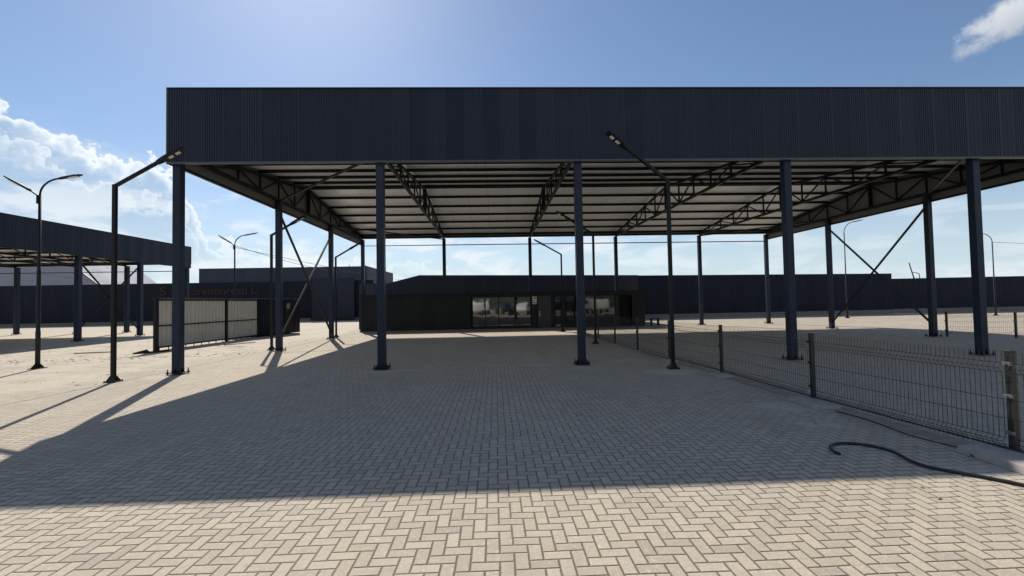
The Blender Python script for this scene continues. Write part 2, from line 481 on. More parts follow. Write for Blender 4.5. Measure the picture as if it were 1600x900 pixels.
def tag(o, label=None, cat=None, group=None, kind=None):
    if label: o['label'] = label
    if cat: o['category'] = cat
    if group: o['group'] = group
    if kind: o['kind'] = kind
    return o

def empty(name, loc, label, cat, group=None, rz=0):
    o = bpy.data.objects.new(name, None)
    COL.objects.link(o)
    o.location = loc
    o.rotation_euler = (0, 0, rz)
    o.empty_display_size = 0.2
    return tag(o, label, cat, group)

def copy_tree(o, parent=None):
    c = o.copy()
    COL.objects.link(c)
    c.parent = parent
    for ch in list(o.children): copy_tree(ch, c)
    return c

# profiles: lists of (distance along, outward offset)
def prof_fascia(L):
    p = [(0.0, 0.0)]
    s = 0.0; k = 0
    while s < L - 1e-6:
        e = min(L, s + 0.48)
        if k % 2 == 0:
            if s > 0: p += [(s + 0.001, 0.014), (s + 0.009, 0.014), (s + 0.010, 0.0)]
            n = 8; st = 0.06
            for i in range(n):
                b = s + i * st
                for a, d in ((0.016, 0.0), (0.022, 0.013), (0.054, 0.013), (0.06, 0.0)):
                    if b + a < e: p.append((b + a, d))
        else:
            for i in range(4):
                b = s + i * 0.12
                for a, d in ((0.05, 0.008), (0.056, 0.004), (0.064, 0.004), (0.07, 0.008)):
                    if b + a < e: p.append((b + a, d))
        s += 0.48; k += 1
    p.append((L, 0.0))
    return p

def prof_trap(L, pitch=0.2, dep=0.03):
    p = [(0.0, 0.0)]
    s = 0.0
    while s < L - 1e-6:
        for a, d in ((0.34, 0.0), (0.44, dep), (0.88, dep), (0.98, 0.0)):
            if s + a * pitch < L: p.append((s + a * pitch, d))
        s += pitch
    p.append((L, 0.0))
    return p

def sheet(name, mat, L, zb, zt, prof, parent=None, loc=(0, 0, 0), rot=0, thick=0.03):
    """corrugated sheet along +x, outward is -y; zb / zt are numbers or functions of x"""
    fb = zb if callable(zb) else (lambda s_: zb)
    ft = zt if callable(zt) else (lambda s_: zt)
    b = MB()
    n = len(prof)
    vs = []
    for s_, d in prof:
        vs += [(s_, -d, fb(s_)), (s_, -d, ft(s_)), (s_, thick, ft(s_)), (s_, thick, fb(s_))]
    fs = []
    for i in range(n - 1):
        a = i * 4; c = a + 4
        fs += [(a, c, c + 1, a + 1), (a + 1, c + 1, c + 2, a + 2), (a + 2, c + 2, c + 3, a + 3), (a + 3, c + 3, c, a)]
    fs += [(0, 1, 2, 3), ((n - 1) * 4 + 3, (n - 1) * 4 + 2, (n - 1) * 4 + 1, (n - 1) * 4)]
    b.add(vs, fs)
    return b.build(name, mat, parent, loc=loc, rot=rot)

# ------------------------------------------------------------------ ground
g = MB()
g.add([(-400, -300, 0), (400, -300, 0), (400, 500, 0), (-400, 500, 0)], [(0, 1, 2, 3)])
tag(g.build('ground', M_PAVE), kind='structure')
# flush kerb row along the lamp line and the gritty strip under the mesh fence
g = MB()
y = -8.0
while y < 48:
    x0 = -9.0 + (y - 11) * 0.033
    g.box((x0 - 0.06, y, -0.05), (x0 + 0.06, y + 0.985, 0.006))
    y += 1.0
tag(g.build('kerb_row', M_KERB), kind='structure')
g = MB()
_FP = [(-4.0, 6.0), (2.0, 5.60), (4.529, 5.382), (7.169, 5.150), (9.956, 5.060), (12.439, 4.850), (14.938, 4.740), (17.257, 4.600), (19.678, 4.500), (22.1, 4.42), (30.0, 4.2)]
def fx(y_):
    for (a, xa), (b_, xb) in zip(_FP[:-1], _FP[1:]):
        if y_ <= b_: return xa + (xb - xa) * (y_ - a) / (b_ - a)
    return 4.2
L_ = []; Rr = []
y = -3.0
while y < 24.2:
    L_.append((fx(y) - 0.14 - random.random() * 0.05, y, 0.004)); Rr.append((fx(y) + 0.10 + random.random() * 0.06, y, 0.004))
    y += 0.35
n_ = len(L_)
g.add(L_ + Rr, [(i, n_ + i, n_ + i + 1, i + 1) for i in range(n_ - 1)])
tag(g.build('dirt_strip', M_SOIL), kind='structure')

# ------------------------------------------------------------------ canopies
def canopy(root, x0, x1, y0, y1, F, B, side_rows, zb, zt, zc, ze, zr, npan, cs, brace_rows, hbr=True, tie=True, fo=0.16, ff=0.2):
    """steel canopy: columns, trusses from front to back, purlins, gabled roof, ribbed fascia"""
    O = root.location.copy()
    def mb(): return MB(O)
    cols = [(x, y0) for x in [x0] + F + [x1]] + [(x, y1) for x in [x0] + B + [x1]]
    cols += [(x, yy) for x in (x0, x1) for yy in side_rows]
    h = cs / 2
    for (x, y) in cols:
        c = mb()
        # wide-flange look: two flanges and recessed faces
        top = zc - 0.02
        c.box((x - h, y - h, 0.055), (x + h, y + h, top))
        col = c.build('column', M_STEEL, root, bevel=0.012)
        p = mb()
        p.box((x - 0.19, y - 0.19, 0.035), (x + 0.19, y + 0.19, 0.055))
        for i in (-1, 1):
            for j in (-1, 1):
                bx, by = x + i * 0.155, y + j * 0.155
                p.tube([(bx, by, 0.0), (bx, by, 0.145)], 0.011, 6)
                p.tube([(bx, by, 0.055), (bx, by, 0.085)], 0.022, 6)
                p.tube([(bx, by, 0.012), (bx, by, 0.034)], 0.022, 6)
        for i, j in ((1, 0), (-1, 0), (0, 1), (0, -1)):
            px, py = x + i * (h + 0.001), y + j * (h + 0.001)
            wx, wy = (0.006, 0.04) if j == 0 else (0.04, 0.006)
            if j == 0:
                vs = [(px, y - 0.005, 0.056), (px + i * 0.08, y - 0.005, 0.056), (px, y - 0.005, 0.17), (px, y + 0.005, 0.056), (px + i * 0.08, y + 0.005, 0.056), (px, y + 0.005, 0.17)]
            else:
                vs = [(x - 0.005, py, 0.056), (x - 0.005, py + j * 0.08, 0.056), (x - 0.005, py, 0.17), (x + 0.005, py, 0.056), (x + 0.005, py + j * 0.08, 0.056), (x + 0.005, py, 0.17)]
            p.add(vs, [(0, 1, 2), (3, 5, 4), (0, 3, 4, 1), (1, 4, 5, 2), (2, 5, 3, 0)])
        p.build('base_plate', M_BLACK, col)
    ym = (y0 + y1) / 2
    Lh = (y1 - y0) / 2
    def zroof(y): return ze + (zr - ze) * (1 - abs(y - ym) / Lh)
    # trusses
    for xa, xb in zip([x0] + F + [x1], [x0] + B + [x1]):
        def X(y): return xa + (xb - xa) * (y - y0) / (y1 - y0)
        t = mb()
        t.bar((xa, y0 + h, zc), (xb, y1 - h, zc), 0.09, 0.10)
        t.bar((xa, y0 + h, zroof(y0) - 0.06), (X(ym), ym - 0.002, zroof(ym) - 0.10), 0.09, 0.09)
        t.bar((X(ym), ym + 0.002, zroof(ym) - 0.10), (xb, y1 - h, zroof(y1) - 0.06), 0.09, 0.09)
        to = t.build('truss', M_TRUSS, root)
        wv = mb()
        stp = (y1 - y0) / npan
        for i in range(1, npan):
            y = y0 + i * stp
            zt_ = zroof(y) - 0.10
            wd = 0.16 if i == npan // 2 else 0.055
            wv.bar((X(y), y, zc + 0.05), (X(y), y, zt_), wd, 0.055)
        for i in range(npan):
            ya_, yb_ = y0 + i * stp, y0 + (i + 1) * stp
            if i >= npan // 2: ya_, yb_ = yb_, ya_
            kk = i if i < npan // 2 else npan - 1 - i
            ylow, yhi = (ya_, yb_) if kk % 2 else (yb_, ya_)
            wv.bar((X(ylow), ylow, zc + 0.04), (X(yhi), yhi, zroof(yhi) - 0.12), 0.048, 0.048)
        wv.build('truss_web', M_TRUSS, to)
    # purlins
    n_p = npan
    stp = (y1 - y0) / n_p
    for i in range(n_p + 1):
        y = y0 + i * stp
        ys = [y]
        if i == n_p // 2: ys = [y - 0.10, y + 0.10]
        if i == 0: ys = [y0 + 0.12]
        if i == n_p: ys = [y1 - 0.12]
        for yy in ys:
            z = zroof(yy)
            t = mb()
            t.box((x0 - 0.05, yy - 0.024, z - 0.030), (x1 + 0.05, yy + 0.024, z + 0.078))
            t.build('purlin', M_TRUSS, root)
    # eave beams front and back
    for yy in (y0, y1):
        t = mb()
        t.box((x0 - 0.02, yy - 0.05, zc + 0.04), (x1 + 0.02, yy + 0.05, zc + 0.13))
        t.build('eave_beam', M_TRUSS, root)
    # roof sheets
    r = mb()
    k = 0.085
    xa, xb = x0 - fo + 0.06, x1 + fo - 0.06
    ya, yb = y0 - ff + 0.06, y1 + ff - 0.06
    for (p, q) in ((ya, ym - 0.001), (ym + 0.001, yb)):
        zp, zq = zroof(p) + k, zroof(q) + k
        r.add([(xa, p, zp), (xb, p, zp), (xb, q, zq), (xa, q, zq), (xa, p, zp + 0.1), (xb, p, zp + 0.1), (xb, q, zq + 0.1), (xa, q, zq + 0.1)],
              [(0, 3, 2, 1), (4, 5, 6, 7), (0, 1, 5, 4), (1, 2, 6, 5), (2, 3, 7, 6), (3, 0, 4, 7)])
    r.build('roof_sheet', M_ROOF, root)
    # fascias: (length, origin, rotation, bottom)
    Lx = x1 - x0 + 2 * fo; Ly = y1 - y0 + 2 * ff
    fas = [(Lx, (x0 - fo, y0 - ff, 0), 0.0, zb), (Ly, (x1 + fo, y0 - ff, 0), math.pi / 2, zb),
           (Lx, (x1 + fo, y1 + ff, 0), math.pi, zc + 0.10), (Ly, (x0 - fo, y1 + ff, 0), -math.pi / 2, zb)]
    for i, (L, org, rot, zlo) in enumerate(fas):
        f = sheet('fascia', M_FASCIA, L, zlo, zt, prof_fascia(L), root, loc=Vector(org) - O, rot=rot)
        ln = MB().box((0.05, 0.031, zlo + 0.03), (L - 0.05, 0.05, zt - 0.04))
        ln.build('liner', M_LINER, f)
        tr = MB()
        q = -0.004; kq = 0
        while q < L:
            e_ = min(L + 0.004, q + 1.92)
            dq = 0.0015 * (kq % 2)
            tr.box((q, -0.022 - dq * 2, zlo - 0.045 - dq), (e_ + 0.01, 0.075 + dq, zlo - 0.002))
            q = e_ + 0.0 if e_ >= L else e_; kq += 1
            if e_ >= L: break
        MB().box((-0.012, -0.028, zt + 0.002), (L + 0.012, 0.060, zt + 0.035)).build('top_cap', M_TRUSS, f)
        if i in (0, 2):
            for cx in (0.0, L):
                tr.box((cx - 0.018, -0.024, zlo - 0.001), (cx + 0.018, -0.003 - 0.0115, zt + 0.001))
        tr.build('edge_trim', M_TRIM if i in (0, 2) else M_TRUSS, f)
    # back tie
    if tie:
        t = mb()
        t.tube([(x0, y1, zc - 0.40), (x1, y1, zc - 0.45)], 0.03, 8)
        t.build('tie_rod', M_TRUSS, root)
    # cross bracing in the side bays
    for x in (x0, x1):
        ya_, yb_ = brace_rows
        s_ = 0.055 if x == x0 else -0.055
        for (pa, pb, dx_) in (((ya_, zc - 0.45), (yb_, 0.30), 0.0), ((ya_, 0.55), (yb_, zc - 0.45), 0.062)):
            t = mb()
            t.bar((x + dx_ * (1 if x == x0 else -1), pa[0], pa[1]), (x + dx_ * (1 if x == x0 else -1), pb[0], pb[1]), 0.075, 0.055)
            t.build('cross_brace', M_TRUSS, root)
    if hbr:
        zh = zc - 0.05
        for (a, b_) in (((x0, side_rows[0]), (F[0], y0)), ((x0, side_rows[-1]), (B[0], y1)), ((x1, side_rows[0]), (F[-1], y0)), ((x1, side_rows[-1]), (B[-1], y1))):
            t = mb()
            t.bar((a[0], a[1], zh), (b_[0], b_[1], zh), 0.06, 0.06)
            t.build('wind_brace', M_TRUSS, root)

y0 = 12.017; bay = 5.45
c1r = empty('canopy', (-8.28, y0, 0), 'large open steel canopy with long navy ribbed fascia in the middle of the yard', 'canopy')
canopy(c1r, -8.28, 17.6, y0, y0 + 3 * bay, [-3.027, 2.288, 8.084, 13.481], [-3.196, 2.238, 7.749, 13.197],
       [y0 + bay, y0 + 2 * bay], 5.5, 7.42, 5.80, 6.02, 6.96, 12, 0.2, (y0 + bay, y0 + 2 * bay))
c2r = empty('canopy', (-22.6, 16.6, 0), 'smaller navy steel canopy at the left edge, behind the twin headed street lamp', 'canopy')
def canopy_left():
    canopy(c2r, -46.6, -22.56, 16.6, 33.6, [-40.6, -34.5, -30.3, -26.8], [-40.6, -34.5, -30.3, -26.8], [20.8, 25.07, 29.3],
           4.68, 6.17, 4.86, 5.02, 5.66, 12, 0.24, (25.07, 29.3), hbr=False)
canopy_left()

# ------------------------------------------------------------------ light poles with a kinked arm
def light_pole(loc, hgt, arm, label, group):
    r = empty('light_pole', loc, label, 'light pole', group)
    b = MB()
    b.bar((0, 0, 0.02), (0, 0, hgt), 0.085, 0.085, up=(0, 1, 0))
    b.build('pole', M_BLACK, r, bevel=0.008)
    b = MB()
    b.box((-0.13, -0.13, 0), (0.13, 0.13, 0.018))
    b.frustum((0, 0), 0.105, 0.046, 0.018, 0.15)
    for i in (-1, 1):
        for j in (-1, 1): b.tube([(i * 0.113, j * 0.113, 0.0), (i * 0.113, j * 0.113, 0.05)], 0.012, 6)
    b.build('pole_base', M_BLACK, r)
    a = Vector(arm)
    p0 = Vector((0, 0, hgt - 0.04))
    d = a.normalized()
    hl = 0.62
    p1 = p0 + a - d * hl
    b = MB()
    b.bar(p0, p1, 0.072, 0.072)
    b.build('arm', M_BLACK, r, bevel=0.006)
    # lamp head: flat tapered housing along the arm
    sx = d.cross(Vector((0, 0, 1))).normalized()
    up = sx.cross(d).normalized()
    b = MB()
    secs = [(-0.06, 0.045, 0.04), (0.06, 0.06, 0.05), (0.16, 0.105, 0.034), (0.50, 0.115, 0.026), (0.60, 0.085, 0.02), (0.64, 0.04, 0.014)]
    vs = []
    for t, wd, th in secs:
        c = p1 + d * t
        for i, j in ((-1, -1), (1, -1), (1, 1), (-1, 1)):
            vs.append(c + sx * i * wd + up * j * th)
    fs = [(0, 3, 2, 1), tuple(len(vs) - 4 + k for k in range(4))]
    for i in range(len(secs) - 1):
        for k in range(4):
            a_ = i * 4 + k; b_ = i * 4 + (k + 1) % 4
            fs.append((a_, b_, b_ + 4, a_ + 4))
    b.add(vs, fs)
    hd = b.build('lamp_head', M_BLACK, r, bevel=0.006)
    for t0 in (0.22, 0.40):
        b = MB()
        c0 = p1 + d * t0 - up * 0.038; c1_ = p1 + d * (t0 + 0.11) - up * 0.0365
        b.bar(c0, c1_, 0.10, 0.014, up=up)
        b.build('led_panel', M_LED, hd)
    return r

G_LP = 'kinked arm light poles in two rows'
light_pole((-9.05, 10.975, 0), 4.70, (1.44, 0.22, 0.98), 'black kinked arm light pole just left of the front left canopy column', G_LP)
light_pole((-8.80, 17.95, 0), 4.56, (1.33, 0.0, 0.76), 'black kinked arm light pole beside the second column of the left canopy side', G_LP)
light_pole((-8.53, 24.3, 0), 4.32, (1.30, 0.0, 0.76), 'black kinked arm light pole beside the third column of the left canopy side', G_LP)
light_pole((4.346, 10.947, 0), 4.70, (-1.62, -0.50, 1.05), 'black light pole by the mesh fence, its lamp head in front of the big fascia', G_LP)
light_pole((3.93, 17.68, 0), 4.40, (-1.45, 0.0, 0.93), 'thin black light pole seen just right of the third front column, under the canopy', G_LP)
light_pole((3.74, 25.1, 0), 4.38, (-1.52, 0.0, 0.87), 'farthest black light pole in front of the low office, left of the third front column', G_LP)

# ------------------------------------------------------------------ street lamps with curved arm
def lamp_head(r, base, d, length, tilt_up=0.0, name='lamp_head'):
    d = Vector(d).normalized()
    base = Vector(base)
    sx = d.cross(Vector((0, 0, 1))).normalized()
    up = sx.cross(d).normalized()
    b = MB()
    secs = [(-0.04, 0.035, 0.035), (0.10, 0.045, 0.04), (0.18, 0.085, 0.034), (0.70, 0.095, 0.030), (0.92, 0.07, 0.02), (1.0, 0.03, 0.012)]
    vs = []
    for t, wd, th in secs:
        c = base + d * t * length
        for k in range(8):
            an = 2 * math.pi * (k + 0.5) / 8
            vs.append(c + sx * math.cos(an) * wd + up * math.sin(an) * th)
    fs = [tuple(range(7, -1, -1)), tuple(len(vs) - 8 + k for k in range(8))]
    for i in range(len(secs) - 1):
        for k in range(8):
            a_ = i * 8 + k; b_ = i * 8 + (k + 1) % 8
            fs.append((a_, b_, b_ + 8, a_ + 8))
    b.add(vs, fs)
    hd = b.build(name, M_LAMPPOST, r, smooth=True)
    b = MB()
    b.bar(base + d * length * 0.40 - up * 0.036, base + d * length * 0.80 - up * 0.034, 0.10, 0.012, up=up)
    b.build('led_panel', M_LED, hd)

def street_lamp(loc, hgt, sgn, reach, rise, label, group, twin=True, hl=0.62, r0=0.06):
    r = empty('street_lamp', loc, label, 'street lamp', group)
    b = MB()
    b.tube([(0, 0, 0.02), (0, 0, 1.1), (0, 0, 1.12), (0, 0, 2.9), (0, 0, 2.92), (0, 0, hgt)], [r0, r0, r0 * 0.86, r0 * 0.86, r0 * 0.68, r0 * 0.62], 12)
    b.build('pole', M_LAMPPOST, r, smooth=True)
    b = MB()
    b.box((-0.15, -0.15, 0), (0.15, 0.15, 0.02))
    for k in range(4):
        an = k * math.pi / 2 + math.pi / 4
        c, s_ = math.cos(an), math.sin(an)
        b.add([(c * 0.05 - s_ * 0.006, s_ * 0.05 + c * 0.006, 0.02), (c * 0.15 - s_ * 0.006, s_ * 0.15 + c * 0.006, 0.02), (c * 0.05 - s_ * 0.006, s_ * 0.05 + c * 0.006, 0.16),
               (c * 0.05 + s_ * 0.006, s_ * 0.05 - c * 0.006, 0.02), (c * 0.15 + s_ * 0.006, s_ * 0.15 - c * 0.006, 0.02), (c * 0.05 + s_ * 0.006, s_ * 0.05 - c * 0.006, 0.16)],
              [(0, 1, 2), (3, 5, 4), (0, 3, 4, 1), (1, 4, 5, 2), (2, 5, 3, 0)])
    b.build('pole_base', M_LAMPPOST, r)
    b = MB()
    P = []
    for k in range(11):
        t = k / 10 * math.pi / 2 * 0.93
        P.append((sgn * reach * (1 - math.cos(t)), 0, hgt + rise * math.sin(t)))
    b.tube([(0, 0, hgt - 0.12)] + P, 0.026, 10)
    b.build('arm', M_LAMPPOST, r, smooth=True)
    end = Vector(P[-1]); d = (end - Vector(P[-2])).normalized()
    lamp_head(r, end + d * 0.02, (d.x, 0, d.z + 0.02), hl)
    if twin:
        b = MB()
        e2 = Vector((-sgn * 0.17, -0.12, hgt + 0.12))
        b.tube([(0, 0, hgt - 0.06), e2], 0.024, 8)
        b.tube([(-sgn * 0.05, -0.02, hgt - 0.26), (-sgn * 0.05, -0.02, hgt - 0.02)], 0.03, 8)
        b.build('arm', M_LAMPPOST, r)
        lamp_head(r, e2, (-sgn * 0.62, -0.55, 0.52), hl * 0.95)
    return r

G_SL = 'curved arm street lamps round the yard'
street_lamp((-13.6, 13.85, 0), 5.18, 1, 0.62, 0.50, 'tall twin headed curved street lamp in the left foreground', G_SL, hl=0.66)
street_lamp((-14.8, 26.0, 0), 5.25, 1, 0.62, 0.55, 'twin headed curved street lamp standing behind the off white sheet fence', G_SL, hl=0.74)
street_lamp((26.9, 33.4, 0), 6.55, 1, 0.85, 0.85, 'single headed street lamp seen through the cross bracing on the right', G_SL, twin=False, hl=0.8)
street_lamp((37.93, 32.7, 0), 5.60, -1, 0.80, 0.65, 'single headed street lamp at the far right by the boundary wall', G_SL, twin=False, hl=0.8)

# ------------------------------------------------------------------ wire mesh fences
def mesh_panel(b, p, q, z0, z1, r=0.0032, step=0.05):
    """welded wire panel with V folds from p to q (xy)"""
    p = Vector((p[0], p[1], 0)); q = Vector((q[0], q[1], 0))
    L = (q - p).length
    d = (q - p) / L
    nrm = Vector((-abs(d.y), d.x, 0))            # fold direction
    H = z1 - z0
    prof = [(0.0, 0), (0.06, 0), (0.10, 0.04), (0.14, 0), (H - 0.22, 0), (H - 0.17, 0.045), (H - 0.12, 0), (H, 0)]
    n = int(L / step)
    for i in range(n + 1):
        o = p + d * (i * L / n)
        b.tube([o + nrm * f - nrm * 0.0 + Vector((0, 0, z0 + zz)) for zz, f in prof], r, 3, cap=False)
    for zz, f in [(0.06, 0), (0.10, 0.04), (0.14, 0), (0.34, 0), (0.54, 0), (H - 0.22, 0), (H - 0.17, 0.045), (H - 0.12, 0)]:
        o = nrm * (f - 0.006) + Vector((0, 0, z0 + zz))
        b.tube([p + o, q + o], r * 1.15, 3, cap=False)

def mesh_fence(name, posts, hp, label, group, foot=None):
    r = empty(name, (posts[0][0], posts[0][1], 0), label, 'mesh fence', group)
    O = r.location.copy()
    for i, (x, y) in enumerate(posts):
        b = MB(O)
        b.bar((x, y, 0.0), (x, y, hp), 0.06, 0.06, up=(0, 1, 0))
        b.box((x - 0.034, y - 0.034, hp), (x + 0.034, y + 0.034, hp + 0.014))
        po = b.build('post', M_POST, r, bevel=0.004)
        for zz in (0.24, 0.62, 0.96):
            b = MB(O)
            b.box((x - 0.052, y - 0.040, zz), (x - 0.028, y + 0.040, zz + 0.035))
            b.tube([(x - 0.065, y, zz + 0.018), (x - 0.05, y, zz + 0.018)], 0.009, 6)
            b.build('clamp', M_ZINC if i == 1 else M_BLACK, po)
        if foot:
            fw, fl, fh = foot[i]
            b = MB(O)
            a = random.uniform(-0.08, 0.08)
            ca_, sa_ = math.cos(a), math.sin(a)
            vs = []
            for zz in (0.0, fh):
                for u_, v_ in ((-1, -1), (0.1, -1.06), (1, -0.96), (1.03, 0.2), (0.96, 1), (-0.2, 1.04), (-1.02, 0.97), (-0.97, 0)):
                    k = 1.0 if zz == 0 else 0.93
                    X_, Y_ = u_ * fw / 2 * k, v_ * fl / 2 * k
                    vs.append((x - 0.13 + X_ * ca_ - Y_ * sa_, y - 0.18 + X_ * sa_ + Y_ * ca_, zz))
            b.add(vs, [tuple(range(7, -1, -1)), tuple(range(8, 16))] + [(k, (k + 1) % 8, 8 + (k + 1) % 8, 8 + k) for k in range(8)])
            b.build('concrete_footing', M_CONC, r, bevel=0.008)
    for a, c in zip(posts[:-1], posts[1:]):
        b = MB(O)
        va = Vector(a); vc = Vector(c)
        dd = (vc - va).normalized()
        mesh_panel(b, va + dd * 0.04 + Vector((-0.045, 0)), vc - dd * 0.04 + Vector((-0.045, 0)), 0.06, hp + 0.0)
        b.build('mesh_panel', M_WIRE, r)
    return r

posts = [(5.60, 2.0), (5.382, 4.529), (5.150, 7.169), (5.060, 9.956), (4.850, 12.439), (4.740, 14.938), (4.600, 17.257), (4.500, 19.678), (4.42, 22.1), (4.37, 24.0)]
foots = [(0.5, 0.7, 0.08), (0.62, 0.80, 0.085), (0.44, 0.64, 0.07), (0.40, 0.5, 0.05), (0.40, 0.45, 0.05), (0.34, 0.45, 0.03), (0.36, 0.5, 0.03), (0.3, 0.4, 0.03), (0.3, 0.4, 0.03), (0.3, 0.4, 0.03)]
mesh_fence('wire_fence', posts, 1.10, 'dark welded wire fence on concrete footings running back from the right foreground', 'welded wire fences', foots)
mesh_fence('wire_fence', [(18.08, 17.38), (19.68, 16.31), (21.3, 15.23), (22.9, 14.15)], 0.98,
           'short welded wire fence beyond the right side columns of the big canopy', 'welded wire fences')

# ------------------------------------------------------------------ hose and ground cables
def catmull(P, n=8):
    P = [Vector(p) for p in P]
    Q = [P[0] * 2 - P[1]] + P + [P[-1] * 2 - P[-2]]
    out = []
    for i in range(1, len(Q) - 2):
        a, b, c, d = Q[i - 1:i + 3]
        for k in range(n):
            t = k / n
            out.append(0.5 * ((2 * b) + (c - a) * t + (2 * a - 5 * b + 4 * c - d) * t * t + (3 * b - a - 3 * c + d) * t ** 3))
    out.append(P[-1])
    return out
hp = [(3.677, 4.743), (3.67, 4.80), (3.70, 4.90), (3.767, 5.00), (3.90, 5.075), (4.068, 5.074), (4.19, 5.00), (4.257, 4.90), (4.29, 4.769), (4.24, 4.60), (4.21, 4.47), (4.225, 4.33),
      (4.32, 4.216), (4.443, 4.095), (4.543, 3.966), (4.64, 3.83), (4.80, 3.55), (4.9, 3.1), (5.0, 2.5)]
b = MB()
b.tube(catmull([(x + random.uniform(-.006, .006), y + random.uniform(-.006, .006), 0.018) for x, y in hp]), 0.0155, 10)
tag(b.build('hose', M_RUBBER, smooth=True), 'black rubber hose curling over the paving at lower right', 'hose')
pc = []
y = 2.2
while y < 23.8:
    pc.append((fx(y) - 0.062 + 0.012 * math.sin(y * 2.1), y, 0.10 if y < 12 else 0.06)); y += 0.7
b = MB()
b.tube(catmull(pc, 5), 0.011, 6)
tag(b.build('ground_cable', M_RUBBER, smooth=True), 'thin black cable lying along the foot of the long wire fence', 'cable')
b = MB()
pc = [(4.95, 4.55, 0.02), (5.02, 4.75, 0.035), (4.98, 5.3, 0.02), (5.06, 6.0, 0.016), (5.0, 6.5, 0.016)]
b.tube(catmull(pc, 6), 0.008, 6)
tag(b.build('ground_cable', M_RUBBER, smooth=True), 'short loose cable end by the nearest concrete footing of the fence', 'cable')

# ------------------------------------------------------------------ boundary walls
def wall(name, p, q, z0, z1, mat, label, plinth=0.34, z1b=None, pl_out=0.12, pitch=0.22):
    p = Vector((*p, 0)); q = Vector((*q, 0))
    L = (q - p).length
    a = math.atan2(q.y - p.y, q.x - p.x)
    r = empty(name, p, label, 'wall', None, a)
    z1b = z1 if z1b is None else z1b
    sheet('cladding', mat, L, plinth + 0.003, (lambda s_: z1 + (z1b - z1) * s_ / L), prof_trap(L, pitch, 0.03), r, thick=0.04)
    b = MB()
    b.add([(0, -pl_out, 0), (L, -pl_out, 0), (L, 0.2, 0), (0, 0.2, 0), (0, -pl_out, plinth), (L, -pl_out, plinth), (L, 0.2, plinth), (0, 0.2, plinth)],
          [(0, 3, 2, 1), (4, 5, 6, 7), (0, 1, 5, 4), (1, 2, 6, 5), (2, 3, 7, 6), (3, 0, 4, 7)])
    b.build('plinth', M_PLINTH, r)
    b = MB()
    b.bar((-0.01, 0.0, z1 + 0.012), (L + 0.01, 0.0, z1b + 0.012), 0.11, 0.02)
    b.build('capping', M_TRUSS, r)
    return r

wall('boundary_wall', (-85, 50.5), (-13.6, 50.5), 0, 4.42, M_WALLS, 'long dark navy sheet wall on a low plinth behind the left canopy and white fence', 0.30)
wall('boundary_wall', (10.1, 39.5), (36.1, 39.5), 0, 3.86, M_WALLS, 'tall dark navy sheet wall behind the right half of the big canopy', 0.36, z1b=3.64)
wall('boundary_wall', (36.12, 40.1), (80, 40.1), 0, 3.18, M_WALLS, 'lower dark navy sheet wall at the far right, stepping down from the tall one', 0.40, z1b=3.34)
# sheet gate leaf in front of the wall at centre left
gr = empty('sheet_gate', (-20.2, 50.0, 0), 'dark blue sheet gate leaf set in the boundary wall left of the low office', 'gate')
sheet('gate_leaf', cladding("deep_blue_sheet", (0.0115, 0.0160, 0.0330), (0.0135, 0.0185, 0.0370), 1.0, 0.5, 0.35), 4.6, 0.12, 4.62, prof_trap(4.6, 0.3, 0.02), gr)
b = MB(); b.bar((-0.03, -0.01, 4.66), (4.63, -0.01, 4.66), 0.07, 0.07); b.bar((-0.04, 0, 0.1), (-0.04, 0, 4.63), 0.07); b.bar((4.64, 0, 0.1), (4.64, 0, 4.63), 0.07)
b.build('gate_frame', M_TRUSS, gr)

# lettering sprayed on the left wall
def letters(txt, x, y, z, size, mat, name, label, sx=1.0):
    cu = bpy.data.curves.new(name, 'FONT')
    cu.body = txt
    cu.size = size
    cu.extrude = 0.006
    cu.offset = 0.02
    ob = bpy.data.objects.new(name, cu)
    COL.objects.link(ob)
    dg = bpy.context.evaluated_depsgraph_get()
    me = bpy.data.meshes.new_from_object(ob.evaluated_get(dg))
    bpy.data.objects.remove(ob)
    o = bpy.data.objects.new(name, me)
    COL.objects.link(o)
    me.materials.clear(); me.materials.append(mat)
    o.location = (x, y, z)
    o.rotation_euler = (math.pi / 2, 0, 0)
    o.scale = (sx, 1, 1)
    return tag(o, label, 'lettering')
letters("S", -36.7, 50.40, 3.12, 1.35, M_GRAF, 'wall_lettering', 'faded rust red capital letter painted on the navy wall at far left', 1.2)
letters("orentinrezti L.", -33.4, 50.40, 3.12, 1.15, M_GRAF, 'wall_lettering', 'faded rust red word painted on the navy wall above the off white sheet fence', 1.1)

# ------------------------------------------------------------------ big building behind on the left
br = empty('warehouse', (-38.7, 60, 0), 'long flat roofed grey blue warehouse rising behind the left boundary wall', 'building')
O = Vector((-38.7, 60, 0))
sheet('front_wall', M_GREYCLAD, 21.7, 0, 6.72, prof_trap(21.7, 0.25, 0.02), br)
sheet('side_wall', M_GREYCLAD, 15.0, 0, 6.72, prof_trap(15.0, 0.3, 0.04), br, loc=(21.72, 0.0, 0), rot=math.pi / 2)
sheet('side_wall', M_GREYCLAD, 15.0, 0, 6.72, prof_trap(15.0, 0.3, 0.04), br, loc=(-0.02, 15.0, 0), rot=-math.pi / 2)
b = MB(); b.box((0.05, 0.06, 6.3), (21.6, 14.95, 6.42)); b.build('roof', M_LINER, br)
b = MB(); b.box((-0.08, -0.06, 6.725), (21.8, 0.10, 6.80)); b.box((21.62, 0.11, 6.725), (21.8, 15.0, 6.80)); b.build('parapet_cap', M_TRUSS, br)
b = MB()
b.box((21.0, 0.4, 6.43), (21.4, 0.8, 6.95)); b.box((19.3, 0.2, 6.43), (19.36, 0.26, 7.05))
b.build('roof_vent', M_LAMPPOST, br)

